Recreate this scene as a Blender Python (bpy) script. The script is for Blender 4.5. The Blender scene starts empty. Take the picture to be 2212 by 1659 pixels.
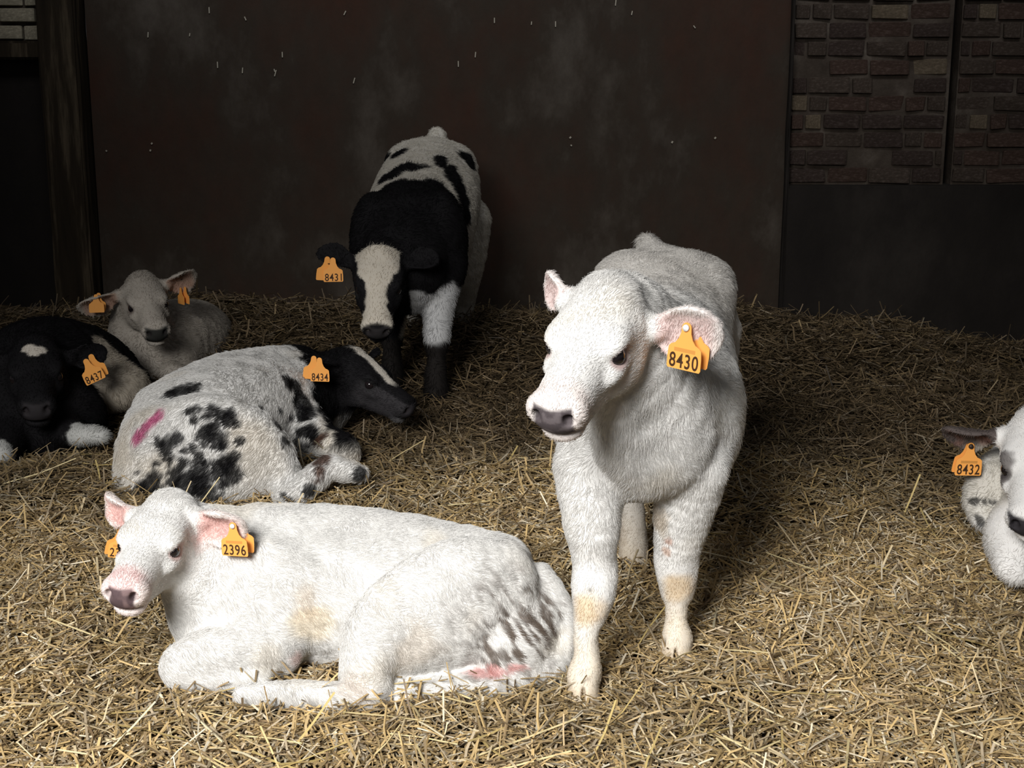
import bpy, math, random
import numpy as np
from mathutils import Vector, Matrix
from mathutils.bvhtree import BVHTree

# ---------------------------------------------------------------- camera, light, exposure
SC = bpy.context.scene
COL = SC.collection
W_PX, H_PX, F_PX = 2212.0, 1659.0, 3060.0
CAM_H, PITCH = 1.37, math.radians(13.1)
CP, SP = math.cos(PITCH), math.sin(PITCH)
cam = bpy.data.cameras.new('camera')
cam.sensor_width = 36.0
cam.lens = F_PX / W_PX * 36.0
cam.clip_start = 0.05
camo = bpy.data.objects.new('camera', cam)
camo.location = (0, 0, CAM_H)
camo.rotation_euler = (math.pi / 2 - PITCH, 0, 0)
COL.objects.link(camo)
SC.camera = camo

world = bpy.data.worlds.new('world'); SC.world = world
world.use_nodes = True
world.node_tree.nodes['Background'].inputs[0].default_value = (0.95, 0.96, 1.0, 1)
world.node_tree.nodes['Background'].inputs[1].default_value = 0.06

def area_light(name, loc, target, size, size_y, power, color):
    l = bpy.data.lights.new(name, 'AREA'); l.shape = 'RECTANGLE'
    l.size = size; l.size_y = size_y; l.energy = power; l.color = color
    o = bpy.data.objects.new(name, l); o.location = loc
    d = Vector(target) - Vector(loc)
    o.rotation_euler = d.to_track_quat('-Z', 'Y').to_euler()
    COL.objects.link(o)
    return o
# daylight through the barn's open door, behind and left of the camera
door = area_light('barn_door_daylight', (-1.65, -1.5, 3.1), (-0.2, 2.75, 0.05), 2.0, 1.8, 60, (1.0, 0.985, 0.96))
door.data.spread = math.radians(56)
# added unseen fill strip that brightens the upper back wall
wall_fill = area_light('upper_wall_fill', (0.2, 5.3, 3.5), (0.2, 7.2, 1.9), 5.0, 0.5, 15, (0.95, 0.97, 1.0))
wall_fill.data.spread = math.radians(70)

SC.view_settings.view_transform = 'Standard'
SC.view_settings.look = 'None'
SC.view_settings.gamma = 1.0
SC.view_settings.use_curve_mapping = False
SC.view_settings.exposure = 0.0

# ---------------------------------------------------------------- helpers
rng = np.random.default_rng(7)
random.seed(7)

def A(px, py, Y):
    """a point of the place at depth Y seen at photograph pixel (px, py)"""
    u = (px - W_PX / 2) / F_PX; v = (H_PX / 2 - py) / F_PX
    dy = CP + v * SP; dz = -SP + v * CP
    t = Y / dy
    return np.array([u * t, Y, CAM_H + dz * t])

def unit(v):
    v = np.asarray(v, float); return v / (np.linalg.norm(v) + 1e-12)

def _hash(ix, iy, iz, seed):
    n = (ix * 374761393 + iy * 668265263 + iz * 2147483647 + seed * 1274126177).astype(np.int64)
    n = (n ^ (n >> 13)) * 1274126177
    n = n & 0x7fffffff
    n = ((n ^ (n >> 16)) * 668265263) & 0x7fffffff
    return (n ^ (n >> 15)).astype(np.float64) / 0x7fffffff * 2 - 1

def vnoise(P, scale, seed=0):
    """smooth value noise in -1..1; scale = feature size in metres"""
    Q = np.asarray(P, float) / scale
    I = np.floor(Q).astype(np.int64); Fr = Q - I
    Fr = Fr * Fr * (3 - 2 * Fr)
    out = 0
    for dx in (0, 1):
        wx = Fr[:, 0] if dx else 1 - Fr[:, 0]
        for dy in (0, 1):
            wy = Fr[:, 1] if dy else 1 - Fr[:, 1]
            for dz in (0, 1):
                wz = Fr[:, 2] if dz else 1 - Fr[:, 2]
                out = out + wx * wy * wz * _hash(I[:, 0] + dx, I[:, 1] + dy, I[:, 2] + dz, seed)
    return out

def sstep(x, a, b):
    t = np.clip((x - a) / (b - a), 0, 1)
    return t * t * (3 - 2 * t)

# ---- materials
def mat(name, color=(0.5, 0.5, 0.5), rough=0.7, attr=None, spec=0.3, build=None, **kw):
    m = bpy.data.materials.new(name); m.use_nodes = True
    nt = m.node_tree; b = nt.nodes['Principled BSDF']
    b.inputs['Base Color'].default_value = (*color, 1)
    b.inputs['Roughness'].default_value = rough
    b.inputs['Specular IOR Level'].default_value = spec
    for k, v in kw.items():
        b.inputs[k.replace('_', ' ')].default_value = v
    if attr:
        a = nt.nodes.new('ShaderNodeAttribute'); a.attribute_name = attr
        nt.links.new(a.outputs['Color'], b.inputs['Base Color'])
    if build: build(nt, b)
    return m

def ramp(nt, stops):
    r = nt.nodes.new('ShaderNodeValToRGB')
    while len(r.color_ramp.elements) < len(stops): r.color_ramp.elements.new(0.5)
    for e, (p, c) in zip(r.color_ramp.elements, stops):
        e.position = p; e.color = (*c, 1)
    return r

def noise_node(nt, scale, detail=6, rough=0.6, vec=None, stretch=None):
    tc = nt.nodes.new('ShaderNodeTexCoord')
    src = tc.outputs['Object']
    if stretch:
        mp = nt.nodes.new('ShaderNodeMapping'); mp.inputs['Scale'].default_value = stretch
        nt.links.new(src, mp.inputs['Vector']); src = mp.outputs['Vector']
    n = nt.nodes.new('ShaderNodeTexNoise')
    n.inputs['Scale'].default_value = scale; n.inputs['Detail'].default_value = detail
    n.inputs['Roughness'].default_value = rough
    nt.links.new(src, n.inputs['Vector'])
    return n

def mixc(nt, fac, a, b):
    m = nt.nodes.new('ShaderNodeMix'); m.data_type = 'RGBA'
    nt.links.new(fac, m.inputs['Factor'])
    for s, v in (('A', a), ('B', b)):
        i = [x for x in m.inputs if x.name == s and x.type == 'RGBA'][0]
        if isinstance(v, tuple): i.default_value = (*v, 1)
        else: nt.links.new(v, i)
    return [x for x in m.outputs if x.type == 'RGBA'][0]

def bump(nt, b, height, strength=0.3, dist=0.01):
    bp = nt.nodes.new('ShaderNodeBump'); bp.inputs['Strength'].default_value = strength
    bp.inputs['Distance'].default_value = dist
    nt.links.new(height, bp.inputs['Height']); nt.links.new(bp.outputs['Normal'], b.inputs['Normal'])

# ---- object helpers
def link(name, data, parent=None, label=None, category=None, group=None, kind=None):
    o = bpy.data.objects.new(name, data); COL.objects.link(o)
    if parent is not None: o.parent = parent
    if label: o['label'] = label
    if category: o['category'] = category
    if group: o['group'] = group
    if kind: o['kind'] = kind
    return o

def mesh_np(name, V, F, material=None, col=None, smooth=True):
    """V (n,3), F (m,k) with one k"""
    V = np.asarray(V, np.float32); F = np.asarray(F, np.int32)
    me = bpy.data.meshes.new(name)
    k = F.shape[1]
    me.vertices.add(len(V)); me.vertices.foreach_set('co', V.ravel())
    me.loops.add(F.size); me.loops.foreach_set('vertex_index', F.ravel())
    me.polygons.add(len(F)); me.polygons.foreach_set('loop_start', np.arange(0, F.size, k, dtype=np.int32))
    me.polygons.foreach_set('loop_total', np.full(len(F), k, np.int32))
    me.update(calc_edges=True)
    me.polygons.foreach_set('use_smooth', np.full(len(F), smooth, bool))
    if col is not None:
        c = np.ones((len(V), 4), np.float32); c[:, :3] = col
        a = me.color_attributes.new('Col', 'FLOAT_COLOR', 'POINT'); a.data.foreach_set('color', c.ravel())
    if material: me.materials.append(material)
    return me

def box_mesh(name, x0, x1, y0, y1, z0, z1, material=None, bev=0.0, jitter=0.0, r=None):
    import bmesh
    bm = bmesh.new()
    bmesh.ops.create_cube(bm, size=1)
    for v in bm.verts:
        v.co = Vector((x0 + (v.co.x + .5) * (x1 - x0), y0 + (v.co.y + .5) * (y1 - y0), z0 + (v.co.z + .5) * (z1 - z0)))
        if jitter:
            v.co += Vector([(r or random).uniform(-jitter, jitter) for _ in range(3)])
    if bev:
        bmesh.ops.bevel(bm, geom=list(bm.edges), offset=bev, segments=2 if not jitter else 1, affect='EDGES')
    me = bpy.data.meshes.new(name); bm.to_mesh(me); bm.free()
    if material: me.materials.append(material)
    return me

# ---------------------------------------------------------------- implicit bodies -> one continuous mesh
class Body:
    def __init__(self): self.ops = []
    def sweep(self, pts, k=0.03, ref=(0, 0, 1), sub=4, sign=1):
        """pts: [(xyz, half width across, half height)] smooth elliptical tube"""
        P = np.array([np.asarray(p[0], float) for p in pts]); R = np.array([(p[1], p[2]) for p in pts], float)
        n = len(P); Q = []; S = []
        for i in range(n - 1):
            p0, p1, p2, p3 = P[max(i - 1, 0)], P[i], P[i + 1], P[min(i + 2, n - 1)]
            r0, r1, r2, r3 = R[max(i - 1, 0)], R[i], R[i + 1], R[min(i + 2, n - 1)]
            for j in range(sub):
                t = j / sub
                f = lambda a, b, c, d: 0.5 * (2 * b + (c - a) * t + (2 * a - 5 * b + 4 * c - d) * t * t + (3 * b - a - 3 * c + d) * t ** 3)
                Q.append(f(p0, p1, p2, p3)); S.append(np.maximum(f(r0, r1, r2, r3), 0.004))
        Q.append(P[-1]); S.append(R[-1])
        self.ops.append(('sweep', np.array(Q), np.array(S), unit(ref), k, sign))
    def ell(self, c, r, axes=None, k=0.02, sign=1):
        axes = np.eye(3) if axes is None else np.asarray(axes, float)
        self.ops.append(('ell', np.asarray(c, float), np.asarray(r, float), axes, k, sign))
    def ear(self, root, L, Wd, N, length, width, cup, thick, k=0.012):
        """cupped leaf: root, length axis, width axis, cup opening axis"""
        self.ops.append(('ear', np.asarray(root, float), (unit(L), unit(Wd), unit(N)), (length, width, cup, thick), k, 1))
    def bbox(self, op):
        if op[0] == 'sweep':
            m = op[2].max()
            return op[1].min(0) - m, op[1].max(0) + m
        if op[0] == 'ell':
            e = np.sqrt(((op[3] * op[2][:, None]) ** 2).sum(0))
            return op[1] - e, op[1] + e
        (L, Wd, N), (ln, wd, cup, th) = op[2], op[3]
        c = [op[1] + L * a + Wd * b + N * d for a in (-.1 * ln, ln * 1.1) for b in (-wd * .6, wd * .6) for d in (-th, cup + th)]
        return np.min(c, 0), np.max(c, 0)
    def build(self, h):
        lo = np.min([self.bbox(o)[0] for o in self.ops if o[5] > 0], 0) - 5 * h
        hi = np.max([self.bbox(o)[1] for o in self.ops if o[5] > 0], 0) + 5 * h
        n = np.ceil((hi - lo) / h).astype(int) + 1
        ax = [lo[i] + h * np.arange(n[i]) for i in range(3)]
        D = np.full(n, 1.0, np.float32)
        def sl(a, b, m):
            i0 = np.clip(np.floor((a - m - lo) / h).astype(int), 0, n - 1)
            i1 = np.clip(np.ceil((b + m - lo) / h).astype(int) + 1, 1, n)
            return tuple(slice(i0[i], max(i1[i], i0[i] + 1)) for i in range(3))
        for op in self.ops:
            k, sign = op[4], op[5]
            m = k + 3 * h
            if op[0] == 'sweep':
                Q, S, ref = op[1], op[2], op[3]
                a, b = self.bbox(op); s = sl(a, b, m)
                T = np.full(D[s].shape, 1.0, np.float32)
                for i in range(len(Q) - 1):
                    mm = max(S[i].max(), S[i + 1].max())
                    ss = sl(np.minimum(Q[i], Q[i + 1]) - mm, np.maximum(Q[i], Q[i + 1]) + mm, m)
                    d = Q[i + 1] - Q[i]; ln = np.linalg.norm(d)
                    if ln < 1e-7: continue
                    t = d / ln
                    u = unit(np.cross(t, ref)); v = np.cross(u, t)
                    X, Y, Z = (ax[0][ss[0]] - Q[i][0])[:, None, None], (ax[1][ss[1]] - Q[i][1])[None, :, None], (ax[2][ss[2]] - Q[i][2])[None, None, :]
                    pt = X * t[0] + Y * t[1] + Z * t[2]
                    sc = np.clip(pt / ln, 0, 1)
                    qt = pt - sc * ln
                    ra = S[i][0] + (S[i + 1][0] - S[i][0]) * sc; rb = S[i][1] + (S[i + 1][1] - S[i][1]) * sc
                    rc = np.minimum(ra, rb)
                    qu = (X * u[0] + Y * u[1] + Z * u[2]) / ra; qv = (X * v[0] + Y * v[1] + Z * v[2]) / rb; qt = qt / rc
                    k0 = np.sqrt(qu * qu + qv * qv + qt * qt)
                    k1 = np.sqrt((qu / ra) ** 2 + (qv / rb) ** 2 + (qt / rc) ** 2) + 1e-6
                    dd = (k0 * (k0 - 1) / k1).astype(np.float32)
                    rel = tuple(slice(ss[j].start - s[j].start, ss[j].stop - s[j].start) for j in range(3))
                    T[rel] = np.minimum(T[rel], dd)
                dist = T
            elif op[0] == 'ell':
                c, r, axs = op[1], op[2], op[3]
                a, b = self.bbox(op); s = sl(a, b, m)
                X, Y, Z = (ax[0][s[0]] - c[0])[:, None, None], (ax[1][s[1]] - c[1])[None, :, None], (ax[2][s[2]] - c[2])[None, None, :]
                q = [(X * axs[j][0] + Y * axs[j][1] + Z * axs[j][2]) / r[j] for j in range(3)]
                k0 = np.sqrt(q[0] ** 2 + q[1] ** 2 + q[2] ** 2)
                k1 = np.sqrt((q[0] / r[0]) ** 2 + (q[1] / r[1]) ** 2 + (q[2] / r[2]) ** 2) + 1e-6
                dist = (k0 * (k0 - 1) / k1).astype(np.float32)
            else:
                c, (L, Wd, N), (ln, wd, cup, th) = op[1], op[2], op[3]
                a, b = self.bbox(op); s = sl(a, b, m)
                X, Y, Z = (ax[0][s[0]] - c[0])[:, None, None], (ax[1][s[1]] - c[1])[None, :, None], (ax[2][s[2]] - c[2])[None, None, :]
                l = (X * L[0] + Y * L[1] + Z * L[2]) / ln; w = X * Wd[0] + Y * Wd[1] + Z * Wd[2]; nn = X * N[0] + Y * N[1] + Z * N[2]
                hw = wd / 2 * (0.72 + 0.42 * sstep(l, 0.0, 0.55))
                k0 = np.sqrt(((l - .5) / .52) ** 2 + (w / hw) ** 2)
                dout = (k0 - 1) * wd * .42
                srf = cup * (w / (wd / 2)) ** 2 * (1.25 - .5 * np.clip(l, 0, 1)) - cup * .15 * np.clip(l, 0, 1)
                dn = np.abs(nn - srf) * 0.8 - th / 2
                q1 = dout + th * .3; q2 = dn
                dist = np.maximum(q1, q2).astype(np.float32)
            cur = D[s]
            if sign > 0:
                hh = np.maximum(k - np.abs(cur - dist), 0) / k
                D[s] = np.minimum(cur, dist) - hh * hh * k * .25
            else:
                hh = np.maximum(k - np.abs(cur + dist), 0) / k
                D[s] = np.maximum(cur, -dist) + hh * hh * k * .25
        return surface_nets(D, lo, h)

def surface_nets(D, lo, h):
    S = D < 0
    cnt = np.zeros(tuple(np.array(D.shape) - 1), np.uint8)
    for dx in (0, 1):
        for dy in (0, 1):
            for dz in (0, 1):
                cnt += S[dx:D.shape[0] - 1 + dx, dy:D.shape[1] - 1 + dy, dz:D.shape[2] - 1 + dz]
    act = np.argwhere((cnt > 0) & (cnt < 8))
    idx = np.full(cnt.shape, -1, np.int32)
    idx[act[:, 0], act[:, 1], act[:, 2]] = np.arange(len(act))
    acc = np.zeros((len(act), 3)); num = np.zeros(len(act))
    cor = [(x, y, z) for x in (0, 1) for y in (0, 1) for z in (0, 1)]
    for a in cor:
        for j in range(3):
            if a[j] == 0:
                b = list(a); b[j] = 1
                da = D[act[:, 0] + a[0], act[:, 1] + a[1], act[:, 2] + a[2]]
                db = D[act[:, 0] + b[0], act[:, 1] + b[1], act[:, 2] + b[2]]
                m = (da < 0) != (db < 0)
                t = np.where(m, da / np.where(m, da - db, 1), 0)
                p = np.tile(np.array(a, float), (len(act), 1)); p[:, j] += t
                acc += p * m[:, None]; num += m
    V = lo + h * (act + acc / num[:, None])
    F = []
    for j in range(3):
        o1, o2 = [(1, 2), (2, 0), (0, 1)][j]
        a = [slice(None)] * 3; b = [slice(None)] * 3
        a[j] = slice(0, -1); b[j] = slice(1, None)
        ch = S[tuple(a)] != S[tuple(b)]
        e = np.argwhere(ch)
        e = e[(e[:, o1] > 0) & (e[:, o2] > 0) & (e[:, o1] < D.shape[o1] - 1) & (e[:, o2] < D.shape[o2] - 1)]
        ins = S[e[:, 0], e[:, 1], e[:, 2]]
        def g(d1, d2):
            c = e.copy(); c[:, o1] += d1; c[:, o2] += d2
            return idx[c[:, 0], c[:, 1], c[:, 2]]
        q = np.stack([g(-1, -1), g(0, -1), g(0, 0), g(-1, 0)], 1)
        q[~ins] = q[~ins][:, ::-1]
        F.append(q)
    F = np.concatenate(F); F = F[(F >= 0).all(1)]
    # keep the largest connected piece
    lab = np.arange(len(V))
    while True:
        mn = lab[F].min(1)
        new = lab.copy()
        for c in range(4): np.minimum.at(new, F[:, c], mn)
        new = new[new]
        if (new == lab).all(): break
        lab = new
    vals, cn = np.unique(lab[F[:, 0]], return_counts=True)
    if len(vals) > 1:
        big = vals[cn.argmax()]
        F = F[lab[F[:, 0]] == big]
        used = np.unique(F); mp = np.full(len(V), -1); mp[used] = np.arange(len(used))
        V = V[used]; F = mp[F]
    # relax once along edges
    for it in range(2):
        acc = np.zeros_like(V); num = np.zeros(len(V))
        for c in range(4):
            np.add.at(acc, F[:, c], V[F[:, (c + 1) % 4]]); np.add.at(num, F[:, c], 1)
        V = V * .5 + acc / np.maximum(num, 1)[:, None] * .5
    return V, F

def vnormals(V, F):
    n = np.cross(V[F[:, 2]] - V[F[:, 0]], V[F[:, 3]] - V[F[:, 1]])
    N = np.zeros_like(V)
    for c in range(4): np.add.at(N, F[:, c], n)
    return N / (np.linalg.norm(N, axis=1, keepdims=True) + 1e-12)

# ---------------------------------------------------------------- calf head in its own space: x = its right, y = forward, z = up
class Head:
    def __init__(self, o, nose, roll=0.0):
        o = np.asarray(o, float); nose = np.asarray(nose, float)
        self.o = o; d = nose - o; self.s = np.linalg.norm(d) / 0.29
        f = unit(d); up = unit(np.array([0, 0, 1.0]) - f * f[2]); right = np.cross(f, up)
        c, s_ = math.cos(roll), math.sin(roll)
        self.X = right * c - up * s_; self.Y = f; self.Z = up * c + right * s_
        self.M = np.stack([self.X, self.Y, self.Z])          # rows = axes
    def p(self, *q): return self.o + self.s * (np.asarray(q, float) @ self.M)
    def d(self, *q): return unit(np.asarray(q, float) @ self.M)
    def inv(self, P): return ((P - self.o) @ self.M.T) / self.s
    def add(self, B, ears, fat=1.0):
        s, p, M = self.s, self.p, self.M
        E = lambda c, r, k=.02, sign=1: B.ell(p(*c), np.array(r) * s, M, k * s, sign)
        E((0, .01, .005), (.083 * fat, .09, .08))
        E((0, -.03, .058), (.052, .046, .036), .03)
        B.sweep([(p(0, .02, -.008), .077 * s * fat, .085 * s), (p(0, .10, -.008), .066 * s * fat, .079 * s), (p(0, .165, -.004), .056 * s * fat, .065 * s),
                 (p(0, .22, -.001), .052 * s, .054 * s), (p(0, .26, -.002), .051 * s, .049 * s)], .03 * s, self.Z)
        E((0, .075, .038), (.074 * fat, .065, .036), .03)
        for q in (-1, 1):
            E((q * .044, .05, -.052), (.036, .072, .052), .03)
            E((q * .058, .106, .044), (.022, .036, .018), .02)
            E((q * .057, .125, -.004), (.022, .045, .018), .02)
        B.sweep([(p(0, .04, -.07), .05 * s, .036 * s), (p(0, .14, -.058), .043 * s, .033 * s), (p(0, .22, -.048), .039 * s, .024 * s), (p(0, .25, -.047), .036 * s, .022 * s)], .025 * s, self.Z)
        E((0, .266, -.002), (.052, .030, .041), .015)
        E((0, .258, -.053), (.037, .030, .020), .01)
        for q in (-1, 1):
            E((q * .031, .277, .006), (.025, .022, .024), .012)
            E((q * .031, .301, .004), (.011, .020, .013), .004, -1)
            E((q * .081, .118, .022), (.020, .0225, .0145), .007, -1)
        E((0, .290, -.0405), (.056, .042, .0036), .005, -1)
        self.ears = []
        for q, spec in ears:
            L, N = self.d(*spec['dir']), self.d(*spec['cup'])
            N = unit(N - L * (N @ L)); Wd = np.cross(L, N)
            root = p(q * .080, -.012, spec.get('z', .015))
            ln, wd = spec.get('len', .145) * s, spec.get('wid', .088) * s
            cup, th = spec.get('c', .028) * s, spec.get('th', .011) * s
            B.ear(root, L, Wd, N, ln, wd, cup, th)
            B.sweep([(p(q * .055, -.01, spec.get('z', .015)), .03 * s, .03 * s), (root + L * ln * .12 + N * cup * .1, .026 * s, .022 * s)], .015 * s, self.Z if abs(L @ self.Z) < .9 else self.Y)
            self.ears.append((root, L, Wd, N, ln, wd, cup))
    def pad(self, P, halfw=.035):
        """hairless nose pad"""
        Q = self.inv(P)
        e = vnoise(Q, .012, 3) * .002
        return self.near(P) * sstep(Q[:, 1], .268, .280) * (1 - sstep(np.abs(Q[:, 0]) + e, halfw, halfw + .006)) * sstep(Q[:, 2] + e, -.039, -.034) * (1 - sstep(Q[:, 2] - .1 * np.abs(Q[:, 0]), .020, .028))
    def muz(self, P):
        Q = self.inv(P)
        return self.near(P) * sstep(Q[:, 1], .215, .26)
    def near(self, P):
        return (np.linalg.norm(self.inv(P) - np.array([0, .15, 0]), axis=1) < .2).astype(float)
    def eyer(self, P):
        Q = self.inv(P); Q = Q.copy(); Q[:, 0] = np.abs(Q[:, 0])
        return np.linalg.norm((Q - np.array([.074, .118, .022])) * np.array([1, .9, 1.25]), axis=1)
    def facew(self, P):
        Q = self.inv(P)
        return sstep(Q[:, 1], -.05, .03) * (1 - sstep(np.abs(Q[:, 0]), .12, .16)) * sstep(Q[:, 2], -.16, -.1)
    def inner_ear(self, P):
        m = np.zeros(len(P))
        for (r, L, Wd, N, ln, wd, cup) in self.ears:
            q = P - r; l = q @ L / ln; w = q @ Wd; n = q @ N
            srf = cup * (w / (wd / 2)) ** 2 * (1.25 - .5 * np.clip(l, 0, 1)) - cup * .15 * np.clip(l, 0, 1)
            i = (l > .08) & (l < .95) & (np.abs(w) < wd * .5) & (np.abs(n - srf) < .03)
            m = np.maximum(m, i * sstep(n - srf, -.001, .004) * sstep(l, .08, .2) * (1 - sstep(l, .75, .95)) * (1 - sstep(np.abs(w) / wd, .3, .48)))
        return m
    def is_ear(self, P):
        m = np.zeros(len(P), bool)
        for (r, L, Wd, N, ln, wd, cup) in self.ears:
            q = P - r; l = q @ L / ln; w = q @ Wd; n = q @ N
            m |= (l > .12) & (l < 1.1) & (np.abs(w) < wd * .6) & (n > -.02) & (n < cup * 1.5 + .02)
        return m

M_COAT = mat('calf_coat', rough=.8, attr='Col', spec=.1)
def fur_nodes(nt, b):
    # thin hair lets part of the light through
    a = [n for n in nt.nodes if n.type == 'ATTRIBUTE'][0]
    tr = nt.nodes.new('ShaderNodeBsdfTranslucent'); nt.links.new(a.outputs['Color'], tr.inputs['Color'])
    mx = nt.nodes.new('ShaderNodeMixShader'); mx.inputs[0].default_value = .25
    nt.links.new(b.outputs['BSDF'], mx.inputs[1]); nt.links.new(tr.outputs['BSDF'], mx.inputs[2])
    nt.links.new(mx.outputs['Shader'], nt.nodes['Material Output'].inputs['Surface'])
M_FUR = mat('calf_fur', rough=.85, attr='Col', spec=.08, build=fur_nodes)
M_EYE = mat('calf_eye', (.012, .009, .010), .06, spec=.6)
M_TAG = mat('ear_tag_orange', (.92, .40, .09), .45, spec=.4)
M_INK = mat('ear_tag_ink', (.05, .022, .008), .6)
M_BAND = mat('ear_tag_print', (.60, .27, .06), .6)
M_STUD = mat('ear_tag_stud_white', (.85, .84, .82), .35)
M_STUDK = mat('ear_tag_stud_dark', (.03, .02, .015), .5)

def make_fur(name, V, F, N, col, n, lenf, flowf, rad, parent, lift=.45, seed=1, dens=None, wild=.35):
    r = np.random.default_rng(seed)
    C = V[F].mean(1)
    area = np.linalg.norm(np.cross(V[F[:, 2]] - V[F[:, 0]], V[F[:, 3]] - V[F[:, 1]]), axis=1)
    fn = N[F].mean(1)
    tocam = np.array([0, 0, CAM_H]) - C; tocam /= np.linalg.norm(tocam, axis=1, keepdims=True)
    w = area * np.where((fn * tocam).sum(1) > -.45, 1.0, .12)
    if dens is not None: w = w * dens(C)
    f = r.choice(len(F), n, p=w / w.sum())
    a, b = r.random((n, 1)), r.random((n, 1))
    def bil(X): return (X[F[f, 0]] * (1 - a) + X[F[f, 1]] * a) * (1 - b) + (X[F[f, 3]] * (1 - a) + X[F[f, 2]] * a) * b
    P = bil(V); Nn = bil(N); Nn /= np.linalg.norm(Nn, axis=1, keepdims=True) + 1e-9; Cc = bil(col)
    fl = flowf(P)
    fl = fl + wild * np.stack([vnoise(P, .035, 11), vnoise(P, .035, 12), vnoise(P, .035, 13)], 1) * 1.6 \
            + wild * .6 * r.normal(size=(n, 3))
    tg = fl - Nn * (fl * Nn).sum(1, keepdims=True)
    tg /= np.linalg.norm(tg, axis=1, keepdims=True) + 1e-6
    L = (lenf(P) * (0.65 + .7 * r.random(n)))[:, None]
    li = lift * (0.75 + .5 * vnoise(P, .05, 21)[:, None] + .25 * r.normal(size=(n, 1)))
    pts = np.empty((n, 4, 3), np.float32)
    for j, s in enumerate((0, .34, .68, 1.0)):
        pts[:, j] = P + L * (Nn * li * (s - .45 * s * s) + tg * (s * .55 + .4 * s * s)) - Nn * (.0008 if j == 0 else 0)
    cv = bpy.data.hair_curves.new(name)
    cv.add_curves([4] * n)
    cv.attributes['position'].data.foreach_set('vector', pts.ravel())
    ra = cv.attributes.new('radius', 'FLOAT', 'POINT') if 'radius' not in cv.attributes else cv.attributes['radius']
    ra.data.foreach_set('value', np.tile(np.array([1, .85, .55, .12], np.float32) * rad, n))
    ca = cv.attributes.new('Col', 'FLOAT_COLOR', 'CURVE')
    cc = np.ones((n, 4), np.float32); cc[:, :3] = np.clip(Cc * (0.93 + .12 * r.random((n, 1))), 0, 1)
    ca.data.foreach_set('color', cc.ravel())
    cv.materials.append(M_FUR)
    return link(name, cv, parent)

def text_mesh(name, body, width, height):
    cu = bpy.data.curves.new(name, 'FONT'); cu.body = body; cu.align_x = 'CENTER'; cu.align_y = 'CENTER'
    cu.extrude = .012; cu.offset = 0.012; cu.space_character = 1.12
    o = bpy.data.objects.new(name, cu); COL.objects.link(o)
    bpy.context.view_layer.update()
    me = bpy.data.meshes.new_from_object(o.evaluated_get(bpy.context.evaluated_depsgraph_get()))
    bpy.data.objects.remove(o)
    co = np.array([v.co[:] for v in me.vertices]); lo, hi = co.min(0), co.max(0)
    for v in me.vertices:
        x, y, z = v.co
        v.co = (((x - (lo[0] + hi[0]) / 2) / (hi[0] - lo[0])) * width, -.0013 - (.0005 if z > 0 else 0), ((y - (lo[1] + hi[1]) / 2) / (hi[1] - lo[1])) * height)
    me.name = name; me.materials.clear(); me.materials.append(M_INK)
    return me

_tag = {}
def tag_mesh():
    """plate in the x-z plane, stud hole at the origin, face towards -y"""
    if 'p' in _tag: return _tag['p']
    import bmesh
    prof = []
    for a in range(0, 181, 20):
        t = math.radians(a); prof.append((math.cos(t) * .0105, math.sin(t) * .0105))
    prof += [(-.0115, -.012), (-.016, -.024), (-.023, -.033), (-.032, -.037), (-.037, -.042), (-.0385, -.06), (-.0385, -.082), (-.036, -.086)]
    prof += [(-x, z) for x, z in reversed(prof[10:])]
    bm = bmesh.new()
    vs = [bm.verts.new((x, -.001, z)) for x, z in prof]
    f = bm.faces.new(vs)
    ex = bmesh.ops.extrude_face_region(bm, geom=[f])
    bmesh.ops.translate(bm, vec=(0, .002, 0), verts=[v for v in ex['geom'] if isinstance(v, bmesh.types.BMVert)])
    bmesh.ops.recalc_face_normals(bm, faces=bm.faces)
    me = bpy.data.meshes.new('ear_tag'); bm.to_mesh(me); bm.free(); me.materials.append(M_TAG)
    _tag['p'] = me
    return me

def stud_mesh(m):
    import bmesh
    bm = bmesh.new()
    bmesh.ops.create_cone(bm, cap_ends=True, segments=16, radius1=.0078, radius2=.0058, depth=.007)
    bmesh.ops.rotate(bm, matrix=Matrix.Rotation(math.pi / 2, 3, 'X'), verts=bm.verts)
    bmesh.ops.translate(bm, vec=(0, -.0045, 0), verts=bm.verts)
    bmesh.ops.bevel(bm, geom=[e for e in bm.edges if len(e.link_faces) == 2 and e.calc_face_angle(0) > .8], offset=.0012, segments=2, affect='EDGES')
    me = bpy.data.meshes.new('stud'); bm.to_mesh(me); bm.free(); me.materials.append(m)
    for p in me.polygons: p.use_smooth = True
    return me

def add_tag(parent, loc, yaw, roll=0.0, tilt=0.0, scale=1.0, number=None, stud=None, back=(.012, .022, .004), band=True):
    t = link('ear_tag', tag_mesh(), parent, label='orange plastic ear tag' + (' printed ' + number if number and band else ' with dark digits' if number else ''))
    t.location = loc; t.scale = (scale,) * 3
    t.rotation_euler = (Matrix.Rotation(yaw, 3, 'Z') @ Matrix.Rotation(tilt, 3, 'X') @ Matrix.Rotation(roll, 3, 'Y')).to_euler()
    if number:
        d = link('tag_digits', text_mesh('tag_digits', number, .066, .030), t); d.location = (0, 0, -.068)
    if band:
        b = link('tag_print', box_mesh('tag_print', -.024, .024, -.0014, -.0010, -.050, -.0425, M_BAND), t)
    if stud:
        link('stud', stud_mesh(stud), t)
    bk = link('back_plate', tag_mesh(), t); bk.location = back; bk.rotation_euler = (.05, .1, .15)
    return t

def on_skin(hit, px, py, Y, gap=.010):
    q = hit(px, py)
    if q is None: return A(px, py, Y)
    return q + unit(np.array([0, 0, CAM_H]) - q) * gap

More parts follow.
